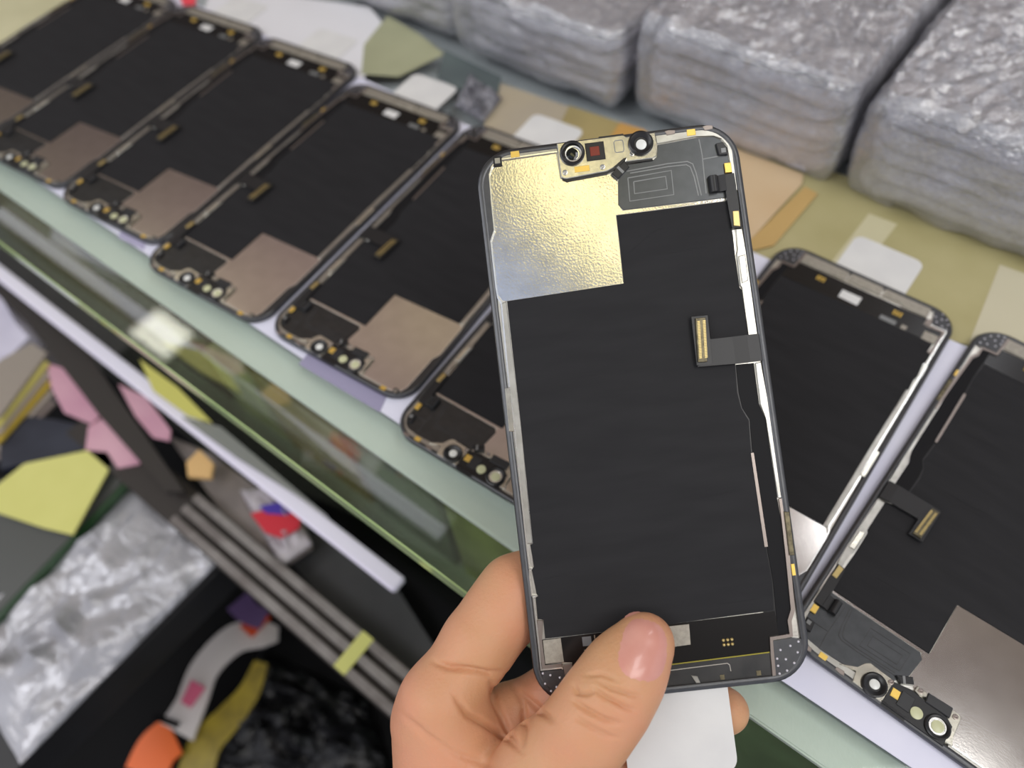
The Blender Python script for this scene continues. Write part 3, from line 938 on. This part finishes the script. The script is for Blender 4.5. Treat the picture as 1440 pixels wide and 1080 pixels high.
# shelf floor below everything
shelf = tag(sbox('lower_shelf', -.60, -.42, -.332, .30, min(b[1] + .06, .069), -.326, M['bin']), 'black bottom board of the open drawer under the counter front', 'board')
shelfpoly('grey_divider', [(395, 775), (470, 735), (560, 830), (640, 955), (720, 1060), (560, 965)], -.175, .004, M['dark_shelf'], 'dark grey divider panel right of the double track', 'panel')
shelfpoly('black_divider', [(420, 690), (620, 780), (760, 900), (720, 1060), (640, 955), (556, 822)], -.19, .004, M['bin'], 'black panel under the glass edge left of the index finger', 'panel')
shelfpoly('yellow_sleeve', [(196, 505), (250, 545), (296, 592), (262, 582), (215, 548)], -.118, .003, mat('yellow_sleeve', (212, 206, 110), .5), 'yellow sleeve edge between the trunking and the glass edge', 'sleeve')
shelfpoly('grey_board_piece', [(255, 585), (310, 600), (460, 725), (425, 700), (330, 640)], -.122, .004, mat('grey_lid', (132, 134, 130), .5), 'grey panel between the trunking and the glass edge', 'panel')

# silver bag on its tray, board with a green edge, cards
tray = shelfpoly('grey_tray', [(-60, 880), (150, 690), (265, 665), (340, 770), (200, 910), (20, 1085), (-60, 1130)], -.182, .03, mat('tray_plastic', (34, 34, 37), .5, 0, (26, 26, 29), 30), 'grey tray under the silver bag', 'tray')
M['silver'] = mat('silver_bag', (186, 186, 192), .28, .3, (164, 164, 170), 25, .6, 45, .006, bdistort=1.6)
crumple('silver_bag', [(-70, 900), (195, 665), (330, 768), (30, 1075)], -.1795, .008, M['silver'], 'crumpled silver plastic bag lying on the grey tray', 'bag', 40, 9, .007)
geb = shelfpoly('green_edged_board', [(-60, 700), (90, 640), (206, 640), (100, 755), (0, 858), (-60, 905)], -.166, .003, mat('grey_board', (74, 76, 74), .4), 'dark grey board with a green front edge under the yellow card', 'board')
shelfpoly('yellow_card', [(-6, 684), (34, 652), (120, 634), (163, 637), (150, 665), (102, 752), (60, 742), (-6, 720)], -.160, .0012, mat('yellow_card', (218, 216, 132), .6, 0, (210, 208, 122), 20), 'pale yellow card lying on the grey board at the left', 'card')
M['pink'] = mat('pink_paper', (214, 168, 182), .6, 0, (196, 142, 164), 18)
shelfpoly('pink_card', [(66, 510), (95, 520), (142, 582), (128, 596), (90, 580), (72, 545)], -.157, .0012, M['pink'], 'pink card upper one, left of the dark rubber strip', 'card')
shelfpoly('pink_card', [(124, 600), (146, 586), (200, 640), (196, 652), (165, 658), (150, 635), (120, 632)], -.1585, .0012, M['pink'], 'pink card touching the top of the yellow card', 'card')
shelfpoly('pink_card', [(166, 540), (205, 558), (240, 605), (238, 620), (215, 615), (190, 585)], -.150, .0012, M['pink'], 'pink card between the rubber strip and the lavender trunking', 'card')
nb = shelfpoly('navy_pouch', [(0, 612), (40, 585), (78, 590), (124, 600), (120, 632), (34, 652), (0, 660)], -.163, .006, mat('navy_pouch', (26, 30, 46), .45, 0, (44, 48, 62), 40), 'dark navy pouch between the pink cards and the yellow card', 'pouch')
shelfpoly('tan_chip', [(262, 650), (280, 632), (300, 652), (296, 672), (264, 670)], -.150, .003, mat('tan_chip', (216, 176, 118), .6), 'small tan card scrap beside the double track', 'card')
shelfpoly('beige_wrap', [(236, 612), (300, 640), (420, 730), (438, 770), (405, 792), (330, 745), (290, 690)], -.166, .003, mat('beige_wrap', (150, 140, 136), .4, 0, (120, 112, 110), 40), 'beige wrapping sheet under the small red and blue bag', 'wrapping')
bag = crumple('zip_bag', [(338, 690), (400, 682), (440, 765), (395, 798)], -.1635, .005, mat('zip_bag', (190, 184, 190), .3, 0, (160, 152, 160), 60, .5, 120, .003), 'small clear bag with red and blue contents beside the double track', 'bag', 20, 5)
ins = bpy.data.meshes
def subpoly(name, pts, z, th, material, parent):
    P = [at(px, py, z) for px, py in pts]
    bm = bmesh.new()
    prism(bm, [(p[0], p[1]) for p in P], z - th, z)
    o = from_bm(name, bm, material, parent)
    return o


subpoly('green_edging', [(210, 640), (216, 644), (104, 760), (0, 868), (-60, 925), (-60, 908), (0, 860), (100, 757)], -.1655, .005, mat('green_edging', (28, 62, 32), .4), geb)
subpoly('red_insert', [(352, 722), (388, 714), (424, 722), (420, 742), (395, 756), (372, 748)], -.1550, .002, mat('red_insert', (200, 40, 56), .5), bag)
subpoly('blue_insert', [(364, 712), (402, 704), (418, 716), (400, 724), (374, 722)], -.1545, .002, mat('blue_insert', (70, 50, 160), .5), bag)

# stacks of papers and sleeves at the far left
M['paper'] = mat('white_paper', (218, 214, 232), .6, 0, (196, 192, 212), 30)
for k in range(4):
    dz = -.165 + .004 * k
    shelfpoly('paper_bag', [(-70 + 4 * k, 420 - 6 * k), (-4, 396 + 4 * k), (32 - 3 * k, 440 + 5 * k), (62 - 7 * k, 480 - 2 * k), (-4, 545 - 9 * k), (-70, 560 - 12 * k)], dz, .003, M['paper'],
              ['white paper bag lowest of the stack at the left frame edge', 'white paper bag second from bottom of the stack at the left frame edge', 'white paper bag third from bottom of the stack at the left frame edge', 'white paper bag topmost of the stack at the left frame edge'][k], 'paper bag')
cols = [(150, 140, 130), (206, 196, 110), (170, 158, 146), (186, 160, 60), (160, 150, 142), (128, 116, 112)]
nmz = ['pale brown', 'light yellow', 'beige', 'mustard', 'grey beige', 'dusty brown']
for k in range(6):
    x = 6 * k
    shelfpoly('card_sleeve', [(-60, 560 + 14 * k), (2 + x, 505 + 15 * k), (44 + x * .6, 482 + 15 * k), (66 + x * .4, 496 + 14 * k), (0, 585 + 12 * k), (-60, 615 + 10 * k)], -.152 - .0028 * k, .002,
              mat('sleeve_%s' % nmz[k].replace(' ', '_'), cols[k], .6), nmz[k] + ' card sleeve in the fanned stack under the white paper bags', 'sleeve', )

# black drawer contents: bent strap, yellow ribbon, black bag
def strip3(name, pts, wd, th, material, parent=None, segs=8):
    """flat band along 3-d points (Catmull-Rom), width wd(list)"""
    P = [np.array(p) for p in pts]
    out = []
    for i in range(len(P) - 1):
        p0, p1, p2, p3 = P[max(i - 1, 0)], P[i], P[i + 1], P[min(i + 2, len(P) - 1)]
        for k in range(segs):
            t_ = k / segs
            out.append((.5 * ((2 * p1) + (-p0 + p2) * t_ + (2 * p0 - 5 * p1 + 4 * p2 - p3) * t_ ** 2 + (-p0 + 3 * p1 - 3 * p2 + p3) * t_ ** 3), wd[i] * (1 - t_) + wd[i + 1] * t_))
    out.append((P[-1], wd[-1]))
    bm = bmesh.new()
    prev = None
    for i, (p, w_) in enumerate(out):
        q = out[min(i + 1, len(out) - 1)][0] - out[max(i - 1, 0)][0]
        q[2] = 0
        q /= np.linalg.norm(q)
        nn = np.array([-q[1], q[0], 0])
        vs_ = [bm.verts.new(p + nn * w_ / 2 + np.array([0, 0, d])) for d in (0, th)] + [bm.verts.new(p - nn * w_ / 2 + np.array([0, 0, d])) for d in (th, 0)]
        if prev:
            for k in range(4):
                bm.faces.new((prev[k], prev[(k + 1) % 4], vs_[(k + 1) % 4], vs_[k]))
        else:
            bm.faces.new(vs_)
        prev = vs_
    bm.faces.new(prev[::-1])
    return from_bm(name, bm, material, parent, True)


ZF = -.30
strap = thing('bent_strap', tuple(at(300, 980, -.326)), 'bent grey white strap with orange ends in the black drawer', 'strap')
def strap_part(name, pts, wd, material, th=.0025):
    o = strip3(name, [at(px, py, z) for px, py, z in pts], wd, th, material)
    o.parent = strap
    o.matrix_parent_inverse = Matrix.Translation(strap.location).inverted()
strap_part('strap_band', [(250, 1030, -.300), (270, 990, -.296), (290, 940, -.293), (330, 900, -.292), (370, 893, -.294), (392, 892, -.298)], [.028, .022, .021, .022, .018, .010], mat('strap_grey', (196, 190, 188), .5))
strap_part('orange_end', [(205, 1090, -.304), (222, 1055, -.302), (246, 1034, -.3005)], [.030, .030, .028], mat('strap_orange', (226, 104, 40), .5))
strap_part('orange_tip', [(352, 868, -.2885), (368, 883, -.2885)], [.018, .018], mat('strap_orange_tip', (206, 74, 28), .5), .002)
strap_part('pink_patch', [(262, 992, -.291), (280, 962, -.289)], [.008, .012], mat('strap_pink', (196, 90, 120), .5), .002)
strap_part('dark_band', [(218, 1008, -.290), (252, 1020, -.290)], [.004, .004], M['bin'], .002)
tag(strip3('yellow_ribbon', [at(270, 1110, -.312), at(288, 1050, -.306), at(322, 1010, -.302), (at(350, 975, -.300)), at(368, 932, -.298)], [.026, .024, .020, .016, .010], .0015, mat('ribbon_yellow', (150, 132, 36), .45, 0, (120, 104, 28), 80)), 'dull yellow flex ribbon curling beside the bent strap', 'ribbon')
tag(strip3('purple_ribbon', [at(335, 845, -.280), at(350, 862, -.282), at(372, 872, -.284)], [.018, .016, .014], .0015, mat('ribbon_purple', (96, 74, 120), .5)), 'dim purple ribbon above the orange tip of the strap', 'ribbon')
M['black_bag'] = mat('black_plastic_bag', (14, 14, 16), .28, 0, (22, 22, 25), 30, 1.0, 50, .006, bdistort=1.5)
crumple('black_bag', [(300, 1090), (370, 915), (520, 990), (560, 1110)], -.3255, .016, M['black_bag'], 'crumpled shiny black plastic bag at the bottom of the drawer', 'bag', 36, 8, .012)

# ------------------------------------------------------------------ the hand (one continuous surface grown from a distance field)
def smin(a, b_, k):
    h = np.clip(.5 + .5 * (b_ - a) / k, 0, 1)
    return b_ * (1 - h) + a * h - k * h * (1 - h)


G0 = np.array([-82., -150., -46.]); G1 = np.array([36., -32., 30.])
DX = .56
nx, ny, nz_ = [int(math.ceil((G1[i] - G0[i]) / DX)) + 1 for i in range(3)]
gx = (G0[0] + DX * np.arange(nx)).astype(np.float32)[:, None, None]
gy = (G0[1] + DX * np.arange(ny)).astype(np.float32)[None, :, None]
gz = (G0[2] + DX * np.arange(nz_)).astype(np.float32)[None, None, :]


def cone(a, b_, ra, rb, zs=1.0):
    a = np.array(a, np.float32); b_ = np.array(b_, np.float32)
    zc = (a[2] + b_[2]) / 2
    d = b_ - a
    d[2] *= zs
    px_, py_, pz_ = gx - a[0], gy - a[1], (gz - a[2]) * zs
    t_ = np.clip((px_ * d[0] + py_ * d[1] + pz_ * d[2]) / (d @ d), 0, 1)
    return np.sqrt((px_ - t_ * d[0]) ** 2 + (py_ - t_ * d[1]) ** 2 + (pz_ - t_ * d[2]) ** 2) - (ra + (rb - ra) * t_)


def chain(pts, k=3.0, zs=1.0):
    """pts: (px,py,z,r)"""
    J = [(hl(px, py, z), r) for px, py, z, r in pts]
    f = None
    for (a, ra), (b_, rb) in zip(J[:-1], J[1:]):
        c = cone(a, b_, ra, rb, zs)
        f = c if f is None else smin(f, c, k)
    return f


THUMB = [(715, 1175, -4, 17), (770, 1090, 5, 13.4), (826, 1024, 9.5, 11.0), (857, 980, 9.6, 10.7), (882, 940, 8.1, 9.7), (906, 904, 7.0, 7.9)]
INDEX = [(640, 1060, -12, 15), (620, 985, -8, 11.2), (675, 902, -10.6, 10.4), (708, 858, -12.5, 10.6), (724, 829, -13.4, 9.8)]
INDEX2 = [(724, 829, -13.4, 9.8), (800, 790, -15.0, 8.2), (880, 785, -13.0, 7.4), (945, 790, -11.0, 6.6)]
MIDDLE = [(640, 1060, -16, 12), (712, 1010, -19, 9.2), (778, 978, -16, 8.6), (870, 930, -13.2, 8.0), (960, 905, -12.5, 7.2), (990, 908, -11.5, 6.6)]
RING = [(660, 1110, -20, 12), (740, 1060, -17, 9.8), (830, 1010, -13.2, 8.0), (930, 1000, -12.4, 7.7), (1000, 997, -11.6, 7.0), (1022, 1000, -11, 6.2)]
PINKY = [(690, 1180, -20, 11), (780, 1120, -16, 8.6), (850, 1082, -13, 7.6), (930, 1068, -12.5, 6.6)]
F = chain(INDEX, 4)
F = smin(F, chain(INDEX2, 3), 3)
F = smin(F, chain(MIDDLE, 3), 1.6)
F = smin(F, chain(RING, 3), 1.6)
F = smin(F, chain(PINKY, 3), 1.6)
palm = chain([(612, 1015, -14, 13), (640, 1120, -20, 19), (660, 1260, -26, 22)], 6)
palm = smin(palm, chain([(660, 1030, -14, 11), (720, 1150, -18, 19), (690, 1280, -24, 22)], 6), 8)
palm = smin(palm, chain([(700, 1040, -20, 9), (735, 1075, -14, 11), (730, 1160, -8, 18)], 4), 6)
F = smin(F, palm, 5)
F = smin(F, chain(THUMB, 5, 1.12), 4.5)
F = smin(F, chain([(665, 1260, -24, 25), (640, 1480, -40, 28)], 5), 10)
# keep clear of the panel and its tab
def boxsdf(x0, x1, y0, y1, z0, z1):
    qx = np.maximum(x0 - gx, gx - x1); qy = np.maximum(y0 - gy, gy - y1); qz = np.maximum(z0 - gz, gz - z1)
    return np.maximum(np.maximum(qx, qy), qz)
F = np.maximum(F, -boxsdf(-38.0, 38.0, -78.8, 78.8, -3.3, .25))
F = np.maximum(F, -boxsdf(-16, 15.6, -103, -78, -3.6, -2.6))
wz = HP[2] + (gx * HX[2] + gy * HY[2] + gz * HZ[2]) / 1000
wn = (HP[0] * NV[0] + HP[1] * NV[1]) + (gx * (HX[0] * NV[0] + HX[1] * NV[1]) + gy * (HY[0] * NV[0] + HY[1] * NV[1]) + gz * (HZ[0] * NV[0] + HZ[1] * NV[1])) / 1000
F = np.maximum(F, -np.maximum((wz + .0022) * 1000, (.044 - wn) * 1000))      # finger backs rest on the glass
F = F.astype(np.float32)
# close the grid border
F[0], F[-1] = 1, 1
F[:, 0], F[:, -1] = 1, 1
F[:, :, 0], F[:, :, -1] = 1, 1


def surface_nets(F):
    ins_ = F < 0
    n = np.array(F.shape)
    acc = np.zeros((n[0] - 1, n[1] - 1, n[2] - 1, 3), np.float32)
    cnt = np.zeros((n[0] - 1, n[1] - 1, n[2] - 1), np.int16)
    cr = [(i, j, k) for i in (0, 1) for j in (0, 1) for k in (0, 1)]
    def sl(c):
        return tuple(slice(c[a], n[a] - 1 + c[a]) for a in range(3))
    for c in cr:
        for ax in range(3):
            if c[ax] == 0:
                c2 = list(c); c2[ax] = 1; c2 = tuple(c2)
                A, B = F[sl(c)], F[sl(c2)]
                mk = (A < 0) != (B < 0)
                idx = np.nonzero(mk)
                t_ = A[idx] / (A[idx] - B[idx])
                p = np.empty((len(t_), 3), np.float32)
                for a in range(3):
                    p[:, a] = c[a] + (t_ if a == ax else 0)
                acc[idx] += p
                cnt[idx] += 1
    act = cnt > 0
    ids = -np.ones(act.shape, np.int64)
    cells = np.argwhere(act)
    ids[act] = np.arange(len(cells))
    V = cells + acc[act] / cnt[act][:, None]
    quads = []
    for ax in range(3):
        b1, b2 = (ax + 1) % 3, (ax + 2) % 3
        s0 = [slice(1, n[a] - 1) for a in range(3)]
        s1 = list(s0)
        s0[ax] = slice(0, n[ax] - 1); s1[ax] = slice(1, n[ax])
        A, B = ins_[tuple(s0)], ins_[tuple(s1)]
        for flip in (False, True):
            mk = (A & ~B) if not flip else (~A & B)
            e = np.argwhere(mk)
            off = np.ones(3, int); off[ax] = 0
            e = e + off
            def g(d1, d2):
                q = e.copy(); q[:, b1] += d1; q[:, b2] += d2
                return ids[q[:, 0], q[:, 1], q[:, 2]]
            q = np.stack([g(-1, -1), g(0, -1), g(0, 0), g(-1, 0)], 1)
            quads.append(q[:, ::-1] if flip else q)
    return V, np.concatenate(quads)


V, Q = surface_nets(F)
V = G0 + V * DX
# keep the largest connected part only is not needed: fingers all grow from the palm
# light smoothing
def laplacian(V, Q, it, lam=.5):
    e = np.concatenate([Q[:, [0, 1]], Q[:, [1, 2]], Q[:, [2, 3]], Q[:, [3, 0]]])
    for _ in range(it):
        s = np.zeros_like(V); c = np.zeros(len(V))
        for a in (0, 1):
            for k in range(3):
                s[:, k] += np.bincount(e[:, a], V[e[:, 1 - a], k], len(V))
            c += np.bincount(e[:, a], minlength=len(V))
        V = V + lam * (s / c[:, None] - V)
    return V


def vnormals(V, Q):
    fn = np.cross(V[Q[:, 2]] - V[Q[:, 0]], V[Q[:, 3]] - V[Q[:, 1]])
    N = np.zeros_like(V)
    for a in range(4):
        for k in range(3):
            N[:, k] += np.bincount(Q[:, a], fn[:, k], len(V))
    return N / (np.linalg.norm(N, axis=1)[:, None] + 1e-9)


V = laplacian(V, Q, 3)
N = vnormals(V, Q)
# creases: skin folds pressed in along lines on the palm and on the thumb joint
W3 = HP + (V / 1000) @ HM
D3 = (W3 - CAMP) @ RC
PX = np.stack([720 + FPX * D3[:, 0] / -D3[:, 2], 540 - FPX * D3[:, 1] / -D3[:, 2]], 1)
Z_ = V[:, 2]


def fold(pts, depth, wpx, zmin):
    P = np.array(pts, float)
    dm = np.full(len(V), 1e9)
    L = np.r_[0, np.cumsum(np.linalg.norm(np.diff(P, axis=0), axis=1))]
    best = np.zeros(len(V))
    for i in range(len(P) - 1):
        d = P[i + 1] - P[i]
        t_ = np.clip(((PX - P[i]) @ d) / (d @ d), 0, 1)
        q = np.linalg.norm(PX - P[i] - t_[:, None] * d, axis=1)
        u = q < dm
        dm = np.where(u, q, dm)
        best = np.where(u, (L[i] + t_ * (L[i + 1] - L[i])) / L[-1], best)
    taper = np.clip(4 * best * (1 - best) + .15, 0, 1)
    k = depth * taper * np.exp(-(dm / wpx) ** 2) * (N[:, 2] > -.1) * (Z_ > zmin)
    return k


dep = np.zeros(len(V))
for pts, dp, wp, zm in [
        ([(610, 930), (631, 938), (658, 941), (688, 948), (709, 946)], 1.3, 4.5, -16),
        ([(637, 976), (658, 1006), (687, 1021), (714, 1039), (734, 1058)], 1.0, 4.5, -20),
        ([(690, 954), (696, 985), (714, 1027), (730, 1052)], .9, 4.5, -24),
        ([(720, 960), (735, 988), (738, 1021), (734, 1052)], .8, 4.5, -26),
        ([(724, 968), (753, 994), (778, 1016)], 1.0, 5, -30),
        ([(560, 1000), (600, 1035), (640, 1060), (700, 1080)], .5, 5, -20),
        ([(806, 962), (812, 974), (824, 976), (838, 972)], .55, 3, 2), ([(833, 967), (853, 981), (880, 995), (896, 999)], .7, 3, 2),
        ([(804, 984), (827, 999), (849, 1011), (876, 1018)], .7, 3.2, 2), ([(842, 958), (862, 969), (884, 976), (905, 980)], .5, 2.6, 2),
        ([(808, 1008), (833, 1023), (856, 1035), (872, 1038)], .45, 3, 2), ([(822, 950), (846, 948), (870, 958)], .3, 2.6, 2)]:
    dep = np.maximum(dep, fold(pts, dp * (2.0 if zm == 2 else 1.5), wp, zm))
V = V - N * dep[:, None]
me = bpy.data.meshes.new('hand')
me.from_pydata((V / 1000).tolist(), [], Q.tolist())
me.update()
for p in me.polygons:
    p.use_smooth = True

M['skin'] = mat('skin', (202, 154, 114), .45, 0, (212, 150, 118), 34, .5, 1000, .0003, spec=.35, detail=6)
sk = M['skin'].node_tree.nodes['Principled BSDF']
sk.inputs['Subsurface Weight'].default_value = .18
sk.inputs['Subsurface Radius'].default_value = (1.0, .4, .2)
sk.inputs['Subsurface Scale'].default_value = .003
M['nail'] = mat('fingernail', (205, 142, 128), .28, 0, (214, 156, 142), 90, spec=.5, coat=.25)
hand = link('hand', me, M['skin'])
hand.matrix_world = hm
tag(hand, 'left hand holding the raised display panel by its lower end, thumb on top', 'hand')

# thumbnail: a curved plate laid on the thumb tip
def surf_z(x, y):
    i = (x - G0[0]) / DX; j = (y - G0[1]) / DX
    i0, j0 = int(i), int(j)
    fi, fj = i - i0, j - j0
    col = (F[i0, j0] * (1 - fi) + F[i0 + 1, j0] * fi) * (1 - fj) + (F[i0, j0 + 1] * (1 - fi) + F[i0 + 1, j0 + 1] * fi) * fj
    for k in range(len(col) - 2, 0, -1):
        if col[k] < 0:
            t_ = col[k] / (col[k] - col[k + 1])
            return G0[2] + DX * (k + t_)
    return None


bm = bmesh.new()
c0 = hl(906, 914, 15)
e1 = hl(915, 876, 15) - c0; e1 /= np.linalg.norm(e1)
e2 = np.array([e1[1], -e1[0], 0])
NU, NR = 28, 8
rows = []
for r_ in range(NR + 1):
    ring_ = []
    rr = r_ / NR
    for k in range(NU):
        a_ = 2 * math.pi * k / NU
        ca, sa = math.cos(a_), math.sin(a_)
        ex = 2.6
        fx = np.sign(ca) * abs(ca) ** (2 / ex); fy = np.sign(sa) * abs(sa) ** (2 / ex)
        p = c0 + e1 * fx * 7.4 * rr + e2 * fy * (6.7 - .7 * fx) * rr
        z = surf_z(p[0], p[1])
        if z is None:
            z = 6
        ring_.append((p[0], p[1], z + .30 - .38 * rr ** 4))
        if r_ == 0:
            break
    rows.append(ring_)
vv = [[bm.verts.new((p[0] / 1000, p[1] / 1000, p[2] / 1000)) for p in rg] for rg in rows]
for k in range(NU):
    bm.faces.new((vv[0][0], vv[1][k], vv[1][(k + 1) % NU]))
for a, b_ in zip(vv[1:-1], vv[2:]):
    for k in range(NU):
        bm.faces.new((a[k], b_[k], b_[(k + 1) % NU], a[(k + 1) % NU]))
nail = from_bm('thumbnail', bm, M['nail'], hand, True)
